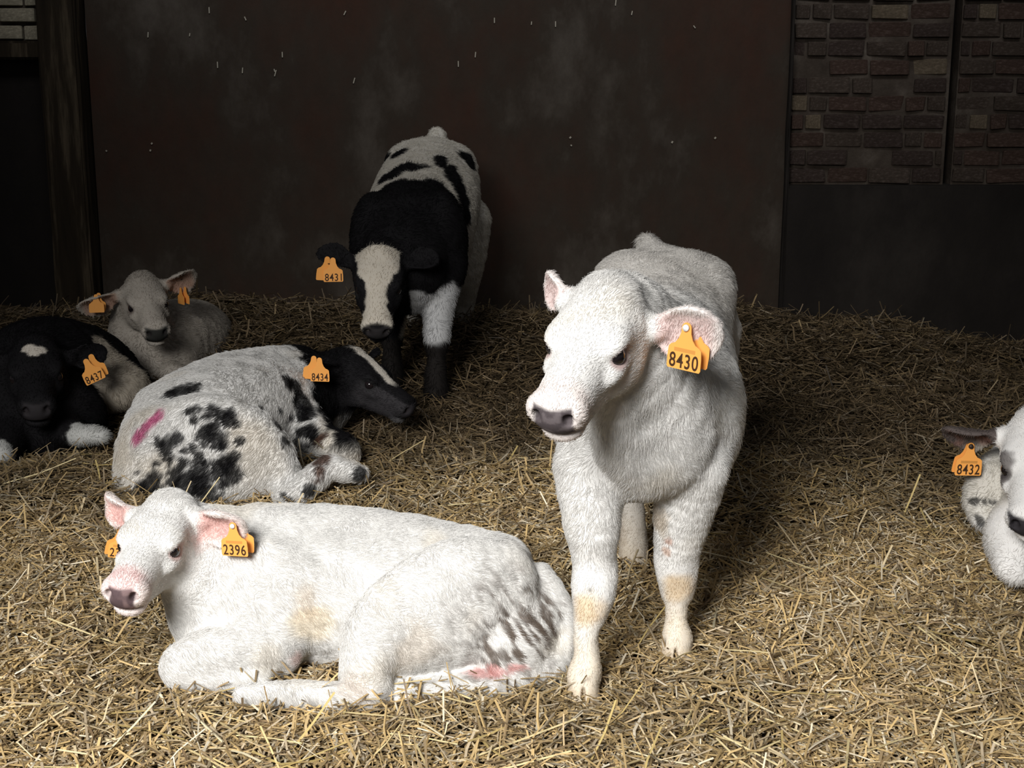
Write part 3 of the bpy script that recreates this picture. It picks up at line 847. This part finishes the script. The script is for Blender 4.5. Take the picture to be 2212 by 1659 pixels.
# ---- spotted calf lying with its rump to us
def calf_spotted():
    B = Body()
    hd = Head(A(762, 803, 5.02), A(884, 885, 4.91), roll=-.05)
    B.sweep([(A(345, 975, 4.40), .13, .15), (A(400, 945, 4.48), .18, .18), (A(490, 900, 4.65), .19, .190), (A(580, 875, 4.85), .175, .178), (A(660, 865, 5.02), .15, .155)], .05)
    B.sweep([(A(330, 870, 4.50), .06, .04), (A(440, 808, 4.70), .06, .035), (A(550, 778, 4.90), .06, .035), (A(640, 772, 5.05), .07, .04)], .06)
    # thigh
    B.sweep([(A(350, 985, 4.32), .09, .15), (A(440, 970, 4.28), .10, .175), (A(520, 975, 4.27), .09, .155), (A(570, 1000, 4.27), .07, .11)], .035)
    B.ell(A(330, 1040, 4.33), (.12, .12, .10), k=.05); B.ell(A(450, 1050, 4.24), (.16, .10, .08), k=.05)
    # gaskin, hock, cannon, hoof
    B.sweep([(A(590, 1000, 4.28), .07, .08), (A(615, 1040, 4.24), .06, .062), (A(632, 1066, 4.20), .055, .05), (A(672, 1040, 4.22), .045, .042), (A(712, 1012, 4.26), .04, .04), (A(745, 1016, 4.26), .042, .035), (A(775, 1022, 4.25), .035, .025)], .03)
    # forelegs
    B.sweep([(A(650, 925, 4.75), .09, .10), (A(700, 955, 4.65), .06, .06), (A(740, 966, 4.60), .05, .048), (A(752, 980, 4.57), .042, .038)], .03)
    B.ell(A(640, 930, 4.82), (.11, .12, .12), k=.06)
    # neck
    B.sweep([(A(640, 855, 4.98), .13, .15), (A(700, 845, 5.06), .11, .13), (hd.p(0, -.03, -.03), .085, .10)], .05)
    # tail
    B.sweep([(A(300, 905, 4.45), .03, .03), (A(275, 960, 4.40), .026, .026), (A(268, 1020, 4.36), .026, .026), (A(290, 1080, 4.33), .026, .026)], .03, ref=(0, 1, 0))
    hd.add(B, [(1, dict(dir=(.88, -.45, .05), cup=(.45, .75, -.2), len=.13)), (-1, dict(dir=(-.95, -.2, .2), cup=(0, .95, -.2)))])
    def colf(V, N, hit):
        col = np.tile(np.array((.74, .73, .71)), (len(V), 1))
        col = paint(col, sstep(vnoise(V, .12, 44), .0, .7), (.66, .58, .46), .5)
        # black neck and head: everything ahead of a slanted plane at the withers
        w = A(616, 760, 5.05); n = unit(A(730, 850, 5.0) - A(620, 850, 4.9) + np.array([0, 0, -.02]))
        d = (V - w) @ n + .02 * vnoise(V, .04, 45) + .012 * vnoise(V, .015, 46)
        up = sstep(V[:, 2] - A(700, 930, 4.8)[2], -.03, .03)
        col = paint(col, sstep(d, -.012, .012) * up, BLACK)
        S_ = [(395, 845, .045), (370, 848, .03), (425, 838, .03), (410, 890, .020), (425, 882, .022), (455, 885, .03), (480, 895, .035), (500, 890, .03), (495, 905, .03), (470, 905, .02), (445, 935, .035), (470, 945, .04), (460, 925, .03), (480, 960, .025), (355, 965, .045),
              (385, 945, .028), (370, 985, .03), (350, 955, .02), (505, 985, .028), (490, 1000, .03), (470, 1010, .05), (500, 1020, .045), (430, 1030, .06), (380, 1025, .05), (330, 1045, .06), (310, 1062, .05), (450, 1060, .06), (400, 1052, .06), (400, 975, .018), (415, 965, .018),
              (605, 885, .018), (565, 888, .02), (602, 920, .02), (615, 950, .03), (645, 935, .02), (640, 950, .022), (650, 965, .03), (675, 925, .03), (680, 945, .03), (660, 905, .02), (640, 985, .02), (672, 935, .03), (655, 890, .035), (640, 840, .05), (620, 820, .045), (650, 870, .05), (668, 895, .04),
              (632, 1085, .02), (615, 1070, .015), (672, 1060, .025), (590, 905, .016), (628, 905, .025), (636, 965, .02), (665, 960, .02), (690, 955, .022), (660, 930, .022), (700, 940, .02), (340, 1000, .02), (395, 1000, .025), (430, 985, .02), (440, 965, .018), (420, 905, .018), (520, 950, .02), (515, 915, .016), (700, 990, .04), (690, 1020, .035), (780, 1020, .03), (660, 975, .015)]
        for i, (px, py, r) in enumerate(S_):
            cc = (.09, .045, .03) if px in (700, 690) else BLACK
            col = paint(col, blob(V, hit(px, py), r * .74, .65, .022, 60 + i, .25), cc, .93)
        for px, py in ((345, 893), (335, 903), (325, 913), (315, 923), (305, 935), (297, 944)):
            col = paint(col, blob(V, hit(px, py), .022, .3, .02, 5, .3), (.55, .12, .27), .75)
        Q = hd.inv(V)
        bl = (1 - sstep(np.abs(Q[:, 0]) + .012 * vnoise(V, .03, 48), .018, .026)) * sstep(Q[:, 2], .01, .03) * sstep(Q[:, 1], -.06, -.03) * (1 - sstep(Q[:, 1], .17, .21))
        col = paint(col, bl, (.60, .56, .50))
        col = paint(col, blob(V, hit(745, 913), .035, .4, .02, 5, .3), (.60, .58, .54))
        col = paint(col, hd.near(V) * sstep(Q[:, 1], .05, .12) * (Q[:, 2] < .03), (.045, .042, .045), .7)
        return eye_nose(col, hd, V, nose=(.03, .027, .03), rim=(.02, .02, .02))
    root, V, hit = finish(B, hd, .007, 'white calf with black spots and a black head, lying, pink stripe on rump', colf, 60000,
                          fur_len(hd, .018, .009, .018), const_flow(hd, (-1, -.6, 0), -.6), .0008, 0, fur_seed=4)
    add_tag(root, A(690, 778, 4.80), math.radians(-8), scale=.88, number='8434', band=False, back=(-.026, .012, .004))
    return root

# ---- black and white calf standing at the back
def calf_pied():
    B = Body()
    hd = Head(A(820, 582, 5.50), A(815, 716, 5.245), roll=-.017)
    B.sweep([(A(880, 575, 5.72), .17, .20), (A(882, 545, 5.85), .205, .235), (A(905, 490, 6.15), .235, .255), (A(922, 425, 6.45), .24, .235), (A(932, 385, 6.70), .21, .19), (A(935, 385, 6.82), .15, .15)], .06)
    B.ell(A(890, 440, 5.95), (.10, .18, .05), k=.08)
    B.ell(A(875, 345, 6.66), (.08, .12, .07), k=.05); B.ell(A(985, 350, 6.66), (.08, .12, .07), k=.05)
    B.ell(A(960, 520, 5.85), (.09, .14, .20), k=.06); B.ell(A(805, 520, 5.85), (.09, .14, .20), k=.06)
    B.sweep([(A(880, 560, 5.75), .16, .19), (A(850, 570, 5.62), .125, .16), (hd.p(0, -.02, -.03), .085, .10)], .06)
    def leg(pts): B.sweep(pts, .03, ref=(0, 1, 0))
    leg([(A(955, 580, 5.80), .10, .12), (A(948, 660, 5.72), .066, .075), (A(944, 710, 5.68), .055, .06), (A(944, 735, 5.66), .052, .056), (A(943, 775, 5.64), .035, .038), (A(942, 812, 5.62), .045, .05), (A(942, 850, 5.60), .05, .055)])
    leg([(A(835, 590, 5.88), .10, .12), (A(845, 660, 5.84), .066, .075), (A(846, 720, 5.82), .052, .056), (A(846, 755, 5.80), .036, .038), (A(846, 800, 5.78), .045, .05), (A(846, 830, 5.77), .05, .055)])
    leg([(A(1000, 480, 6.62), .13, .17), (A(1005, 570, 6.62), .09, .12), (A(1003, 650, 6.70), .05, .06), (A(1000, 700, 6.68), .04, .045), (A(998, 750, 6.62), .05, .05)])
    leg([(A(890, 480, 6.62), .13, .17), (A(890, 570, 6.62), .09, .12), (A(892, 650, 6.70), .05, .06), (A(892, 700, 6.68), .04, .045), (A(892, 750, 6.62), .05, .05)])
    B.sweep([(A(942, 310, 6.80), .05, .05), (A(945, 292, 6.88), .04, .035), (A(950, 330, 6.98), .03, .03), (A(955, 520, 6.98), .025, .025)], .03, ref=(0, 1, 0))
    hd.add(B, [(1, dict(dir=(.95, -.15, .25), cup=(.1, .3, .95), len=.15)), (-1, dict(dir=(-.95, -.1, .15), cup=(-.1, .3, .95), len=.14))], fat=1.1)
    def colf(V, N, hit):
        col = np.tile(np.array((.60, .565, .50)), (len(V), 1))
        nz = .03 * vnoise(V, .08, 51) + .014 * vnoise(V, .03, 52)
        # black fore-end: up to a line just behind the shoulders
        b0 = A(890, 425, 5.95)
        d = V[:, 1] - b0[1] - .35 * np.abs(V[:, 0] - A(890, 500, 5.95)[0]) + nz - .30 * (V[:, 2] - .80)
        col = paint(col, (1 - sstep(d, -.012, .012)), BLACK)
        # white forelegs, dark below the knee
        z = V[:, 2]
        lg = (V[:, 1] < 6.0) * (1 - sstep(z + nz, .44, .46)) * (V[:, 0] > A(890, 600, 5.7)[0])
        col = paint(col, lg, (.50, .50, .50))
        col = paint(col, (V[:, 1] < 6.05) * (1 - sstep(z + nz * .6, .215, .235)), (.014, .012, .011))
        for i, (px, py, r) in enumerate(((860, 332, (.10, .10, .035)), (835, 338, (.07, .09, .03)), (880, 362, (.10, .08, .035)), (850, 375, (.10, .08, .04)), (830, 385, (.06, .09, .04)), (950, 350, (.04, .12, .05)), (975, 375, (.05, .10, .07)), (990, 400, (.06, .10, .08)), (1000, 430, (.05, .10, .09)), (1005, 465, (.04, .09, .07)), (1010, 345, (.10, .12, .06)), (1040, 370, (.07, .12, .05)))):
            col = paint(col, blob(V, hit(px, py), np.array(r) * .8, .3, .05, 70 + i, .15), BLACK)
        Q = hd.inv(V)
        wid = np.where(Q[:, 1] < .1, .06, .034) - .0 * Q[:, 1]
        wid = .068 - .036 * sstep(Q[:, 1], .06, .15) + .02 * sstep(Q[:, 1], .21, .25)
        bl = (1 - sstep(np.abs(Q[:, 0] - .004) + .008 * vnoise(V, .03, 54), wid, wid + .008)) * sstep(Q[:, 2], -.015, .005) * sstep(Q[:, 1] + .012 * vnoise(V, .02, 55), -.045, -.03) * (1 - sstep(Q[:, 1], .282, .292))
        col = paint(col, bl * hd.near(V), (.58, .53, .45))
        col = eye_nose(col, hd, V, nose=(.03, .027, .028), rim=(.02, .02, .02))
        return paint(col, bl * hd.near(V) * (1 - sstep(Q[:, 1], .280, .288)) * sstep(Q[:, 2], -.006, .002), (.58, .53, .45))
    root, V, hit = finish(B, hd, .0085, 'black and white calf standing by the back wall with lowered head', colf, 45000,
                          fur_len(hd, .018, .009, .018), const_flow(hd, (0, 1, 0), -.7), .001, 0, fur_seed=5)
    add_tag(root, on_skin(hit, 719, 562, 5.45, .035), math.radians(6), scale=.98, number='8431', band=False, back=(-.022, .012, .003))
    return root

# ---- black calf lying at the left
def calf_black():
    B = Body()
    hd = Head(A(80, 792, 4.92), A(79, 886, 4.62), roll=0)
    B.sweep([(A(55, 860, 5.00), .16, .17), (A(75, 815, 5.15), .21, .21), (A(130, 800, 5.35), .21, .20), (A(200, 810, 5.55), .18, .17), (A(260, 840, 5.65), .12, .11)], .06)
    B.ell(A(255, 835, 5.30), (.12, .16, .10), k=.08)
    B.sweep([(A(75, 830, 5.05), .14, .16), (hd.p(0, -.03, -.02), .10, .11)], .06)
    B.ell(A(70, 930, 4.88), (.20, .13, .12), k=.06); B.ell(A(150, 900, 4.98), (.13, .15, .13), k=.06)
    B.sweep([(A(130, 925, 4.85), .07, .07), (A(170, 940, 4.74), .05, .042), (A(200, 940, 4.72), .042, .034), (A(222, 943, 4.70), .034, .026)], .03)
    B.sweep([(A(20, 950, 4.75), .07, .07), (A(-5, 985, 4.58), .05, .045)], .03)
    hd.add(B, [(1, dict(dir=(.95, -.25, -.05), cup=(.1, .9, .3))), (-1, dict(dir=(-.93, -.25, -.02), cup=(-.1, .9, .3), len=.15))], fat=1.05)
    def colf(V, N, hit):
        col = np.tile(np.array(BLACK), (len(V), 1))
        for i, (px, py, r) in enumerate(((235, 760, .075), (250, 790, .09), (265, 830, .11), (300, 850, .11), (245, 850, .10), (215, 742, .04), (270, 870, .10), (225, 800, .10), (240, 815, .09))):
            col = paint(col, blob(V, hit(px, py), r, .35, .05, 80 + i, .15), (.44, .39, .32))
        for px, py, r in ((185, 942, .075), (205, 945, .06), (0, 990, .07)):
            col = paint(col, blob(V, hit(px, py), r, .3, .03, 90, .15), (.50, .50, .48))
        for px, py, r in ((62, 753, .024), (82, 755, .024), (73, 763, .020)):
            col = paint(col, blob(V, hit(px, py), r, .25, .02, 91, .2), (.62, .57, .50))
        return eye_nose(col, hd, V, nose=(.03, .027, .029), rim=(.012, .012, .012))
    root, V, hit = finish(B, hd, .008, 'black calf with white forehead spot lying at the edge of the straw', colf, 36000,
                          fur_len(hd, .016, .008, .014), const_flow(hd, (.3, 1, 0), -.6), .0009, 0, fur_seed=6)
    add_tag(root, on_skin(hit, 186, 781, 4.8, .035), math.radians(20), roll=math.radians(-22), scale=.95, number='8437', band=False, back=(.024, .02, .004))
    return root

# ---- cream calf lying in the back corner
def calf_cream():
    B = Body()
    hd = Head(A(309, 640, 5.95), A(339, 720, 5.69), roll=.06)
    B.sweep([(A(325, 770, 6.02), .15, .16), (A(350, 755, 6.15), .19, .19), (A(395, 740, 6.40), .20, .20), (A(425, 735, 6.65), .18, .18), (A(440, 740, 6.85), .12, .13)], .06)
    B.sweep([(A(325, 745, 6.12), .14, .16), (A(300, 700, 6.08), .12, .14), (hd.p(0, -.03, -.03), .09, .10)], .06)
    B.ell(A(350, 795, 6.0), (.14, .14, .09), k=.05)
    B.sweep([(A(330, 800, 5.98), .08, .07), (A(365, 808, 5.86), .055, .05), (A(385, 806, 5.84), .05, .04)], .03)
    hd.add(B, [(1, dict(dir=(.92, .05, -.20), cup=(.05, .9, -.3), len=.19, wid=.115)), (-1, dict(dir=(-.92, .0, .25), cup=(.0, .9, -.3), len=.15, wid=.125, z=.03))])
    def colf(V, N, hit):
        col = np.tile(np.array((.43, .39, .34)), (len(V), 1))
        col = paint(col, hd.inner_ear(V), (.42, .25, .18), .8)
        return eye_nose(col, hd, V, nose=(.035, .035, .032), rim=(.10, .07, .06), padw=.04)
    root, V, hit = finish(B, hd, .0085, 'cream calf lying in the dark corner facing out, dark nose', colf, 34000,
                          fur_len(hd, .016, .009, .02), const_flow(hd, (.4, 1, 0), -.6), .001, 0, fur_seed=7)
    add_tag(root, on_skin(hit, 207, 640, 5.8), math.radians(10), scale=.8, band=False)
    add_tag(root, on_skin(hit, 390, 625, 5.8), math.radians(-50), scale=.75, band=False)
    return root

# ---- calf at the right edge, tag 8432
def calf_edge():
    B = Body()
    hd = Head(A(2243, 965, 3.52), A(2224, 1133, 3.27), roll=.08)
    B.sweep([(A(2290, 1100, 3.55), .14, .16), (A(2320, 1060, 3.75), .18, .19), (A(2370, 1040, 4.0), .19, .19), (A(2440, 1040, 4.3), .18, .18)], .05)
    B.sweep([(A(2280, 1050, 3.65), .13, .16), (hd.p(0, -.03, -.03), .09, .10)], .05)
    B.ell(A(2195, 1165, 3.48), (.075, .08, .085), k=.04)
    B.sweep([(A(2205, 1130, 3.50), .07, .07), (A(2188, 1190, 3.42), .055, .06), (A(2190, 1232, 3.36), .05, .035)], .04, ref=(0, 1, 0))
    # folded hind foot beside the shoulder
    B.sweep([(A(2200, 1010, 3.72), .08, .08), (A(2150, 1040, 3.66), .066, .066), (A(2118, 1085, 3.62), .045, .045), (A(2132, 1125, 3.58), .038, .032)], .025, ref=(0, 1, 0))
    hd.add(B, [(1, dict(dir=(.97, .0, .05), cup=(.05, .85, -.4), len=.16, wid=.10, z=.02)), (-1, dict(dir=(-.95, -.2, .1), cup=(0, .9, -.4)))])
    def colf(V, N, hit):
        col = np.tile(np.array((.80, .785, .765)), (len(V), 1))
        m = hd.is_ear(V).astype(float)
        col = paint(col, m, (.055, .035, .03), .93)
        col = paint(col, hd.inner_ear(V) * sstep(vnoise(V, .02, 33), -.2, .3), (.20, .10, .075), .6)
        Q = hd.inv(V)
        ep = np.linalg.norm((Q - np.array([.07, .118, .014])) / np.array([1, .9, 1.3]), axis=1)
        col = paint(col, (Q[:, 0] > 0) * (1 - sstep(ep + .006 * vnoise(V, .02, 34), .038, .052)), (.12, .105, .10), .9)
        col = paint(col, blob(V, hit(2140, 1040), .10, .3, .05, 35, .5), (.50, .47, .40), .7)
        for px, py, r in ((2105, 1084, .012), (2118, 1126, .016), (2140, 1084, .008), (2128, 1086, .008), (2150, 1084, .008)):
            col = paint(col, blob(V, hit(px, py), r, .4, .015, 36, .3), (.03, .028, .026), .9)
        return eye_nose(col, hd, V, nose=(.035, .032, .036), rim=(.05, .04, .045), padw=.044)
    root, V, hit = finish(B, hd, .006, 'white calf with a dark ear and eye patch, ear tag 8432', colf, 60000,
                          fur_len(hd, .018, .008, .018), const_flow(hd, (.3, 1, 0), -.6), .0007, 0, fur_seed=8)
    add_tag(root, on_skin(hit, 2097, 964, 3.40), math.radians(4), roll=math.radians(2), scale=.93, number='8432', stud=M_STUDK, back=(.003, .015, .002))
    return root

for f_ in (calf_standing_white, calf_lying_white, calf_spotted, calf_pied, calf_black, calf_cream, calf_edge):
    f_()
# ---------------------------------------------------------------- straw bedding
M_STRAW = mat('straw', rough=.55, attr='Col', spec=.35)
SR = np.random.default_rng(11)
PAL = np.array([(.70, .52, .25), (.52, .39, .20), (.78, .66, .43), (.40, .30, .17), (.64, .47, .22), (.86, .79, .62), (.26, .185, .105), (.56, .47, .33)])
PW = np.array([.18, .19, .13, .13, .12, .07, .06, .12])

def straw_geo(P, az, tilt, L, w, bend, colr, roll):
    """bent three-sided stalks as arrays"""
    n = len(P)
    d = np.stack([np.cos(az) * np.cos(tilt), np.sin(az) * np.cos(tilt), np.sin(tilt)], 1)
    s = np.stack([-np.sin(az), np.cos(az), np.zeros(n)], 1)
    u = np.cross(s, d)
    V = np.empty((n, 3, 3, 3), np.float32)
    for j, t in enumerate((-.5, 0, .5)):
        c = P + d * (L * t)[:, None] + (s * np.cos(roll)[:, None] + u * np.sin(roll)[:, None]) * (bend * (0.25 - t * t) * 2)[:, None]
        for q in range(3):
            a = roll + q * 2.0944
            V[:, j, q] = c + (s * np.cos(a)[:, None] * w[:, None] + u * np.sin(a)[:, None] * (w * .55)[:, None])
    base = (np.arange(n) * 9)[:, None]
    fs = []
    for j in (0, 1):
        for q in range(3):
            q2 = (q + 1) % 3
            fs.append(np.concatenate([base + j * 3 + q, base + j * 3 + q2, base + j * 3 + 3 + q2, base + j * 3 + 3 + q], 1))
    F = np.stack(fs, 1).reshape(-1, 4)
    return V.reshape(-1, 3), F, np.repeat(colr, 9, 0)

def scatter(n, y0, y1, lmin, lmax, w0, up=.24, zr=.02, bright=1.0):
    # uniform over the trapezoid the pen shows
    y = np.empty(0); x = np.empty(0)
    while len(y) < n:
        yy = SR.uniform(y0, y1, n); hw = yy * .42 + .25
        xx = SR.uniform(-1, 1, n) * (y1 * .42 + .25)
        k = np.abs(xx) < hw
        y = np.concatenate([y, yy[k]]); x = np.concatenate([x, xx[k]])
    x, y = x[:n], y[:n]
    P3 = np.stack([x, y, 0 * x], 1)
    az = SR.uniform(0, 2 * np.pi, n)
    tilt = SR.normal(0, up, n) + (SR.random(n) < .12) * SR.uniform(-.9, .9, n)
    L = lmin + (lmax - lmin) * SR.random(n) ** 2.5
    w = w0 * SR.uniform(.45, 1.25, n)
    z = ground_z(x, y) + SR.random(n) ** 1.6 * zr + np.abs(np.sin(tilt)) * L * .3
    col = PAL[SR.choice(len(PAL), n, p=PW / PW.sum())] * SR.uniform(.55, 1.15, (n, 1)) * bright * np.array([.98, .94, .90])
    # patches of older, darker litter
    col = col * (0.86 + .22 * vnoise(P3, .4, 78)[:, None])
    # fresh straw was strewn over the front; further in, dung-soaked litter, also painted darker in place of shade
    old_shade = (sstep(y + .55 * vnoise(P3, .7, 79) + .2 * vnoise(P3, .2, 80), 4.1, 5.2) * (.7 + .3 * (SR.random(n) < .85)))[:, None]
    col = col * (1 - old_shade) + (np.array([.125, .088, .048]) * SR.uniform(.35, 1.4, (n, 1))) * old_shade
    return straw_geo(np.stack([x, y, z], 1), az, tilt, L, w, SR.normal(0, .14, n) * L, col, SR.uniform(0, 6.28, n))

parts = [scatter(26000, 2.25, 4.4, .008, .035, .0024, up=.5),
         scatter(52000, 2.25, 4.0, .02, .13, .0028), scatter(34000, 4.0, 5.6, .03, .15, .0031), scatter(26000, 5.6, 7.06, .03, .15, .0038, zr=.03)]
off = 0; Vs, Fs, Cs = [], [], []
for v, f, c in parts:
    Vs.append(v); Fs.append(f + off); Cs.append(c); off += len(v)
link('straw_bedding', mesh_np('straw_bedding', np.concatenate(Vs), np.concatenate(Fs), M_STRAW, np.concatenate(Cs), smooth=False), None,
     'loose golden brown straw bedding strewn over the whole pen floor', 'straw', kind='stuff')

# long pale stalks that can be picked out one by one
protos = []
for i in range(8):
    n1 = np.array([1.0])
    c = np.array([[(.62, .50, .26), (.70, .62, .42), (.55, .42, .17), (.66, .55, .30)][i % 4]])
    v, f, cc = straw_geo(np.zeros((1, 3)), n1 * 0, n1 * 0, n1 * (.11 + .018 * i), n1 * (.0026 + .0003 * (i % 3)), n1 * (.004 + .004 * (i % 4)), c, n1 * i)
    protos.append(mesh_np('straw_stalk', v, f, M_STRAW, cc, smooth=False))
r2 = random.Random(21)
cnt = 0
def stalk(x, y, az, tilt, i, dz=.022):
    o = link('straw_stalk', protos[i % 8], None, 'long pale straw stalk lying loose on top of the bedding', 'straw stalk', 'long straw stalks on the bedding')
    z = float(ground_z(np.array([x]), np.array([y]))[0])
    o.location = (x, y, z + dz + abs(math.sin(tilt)) * .05)
    o.rotation_euler = (0, -tilt, az)
while cnt < 170:
    y = 2.5 + 2.2 * r2.random() ** 1.5; x = r2.uniform(-1, 1) * (y * .36)
    stalk(x, y, r2.uniform(0, 6.28), r2.gauss(0, .12) + (r2.choice((-1, 1)) * r2.uniform(.3, .8) if r2.random() < .1 else 0), r2.randrange(8)); cnt += 1

for root, V in CALVES:
    g = float(ground_z(np.array([V[:, 0].mean()]), np.array([V[:, 1].mean()]))[0])
    place_root(root, (float(V[:, 0].mean()), float(V[:, 1].mean()), g))
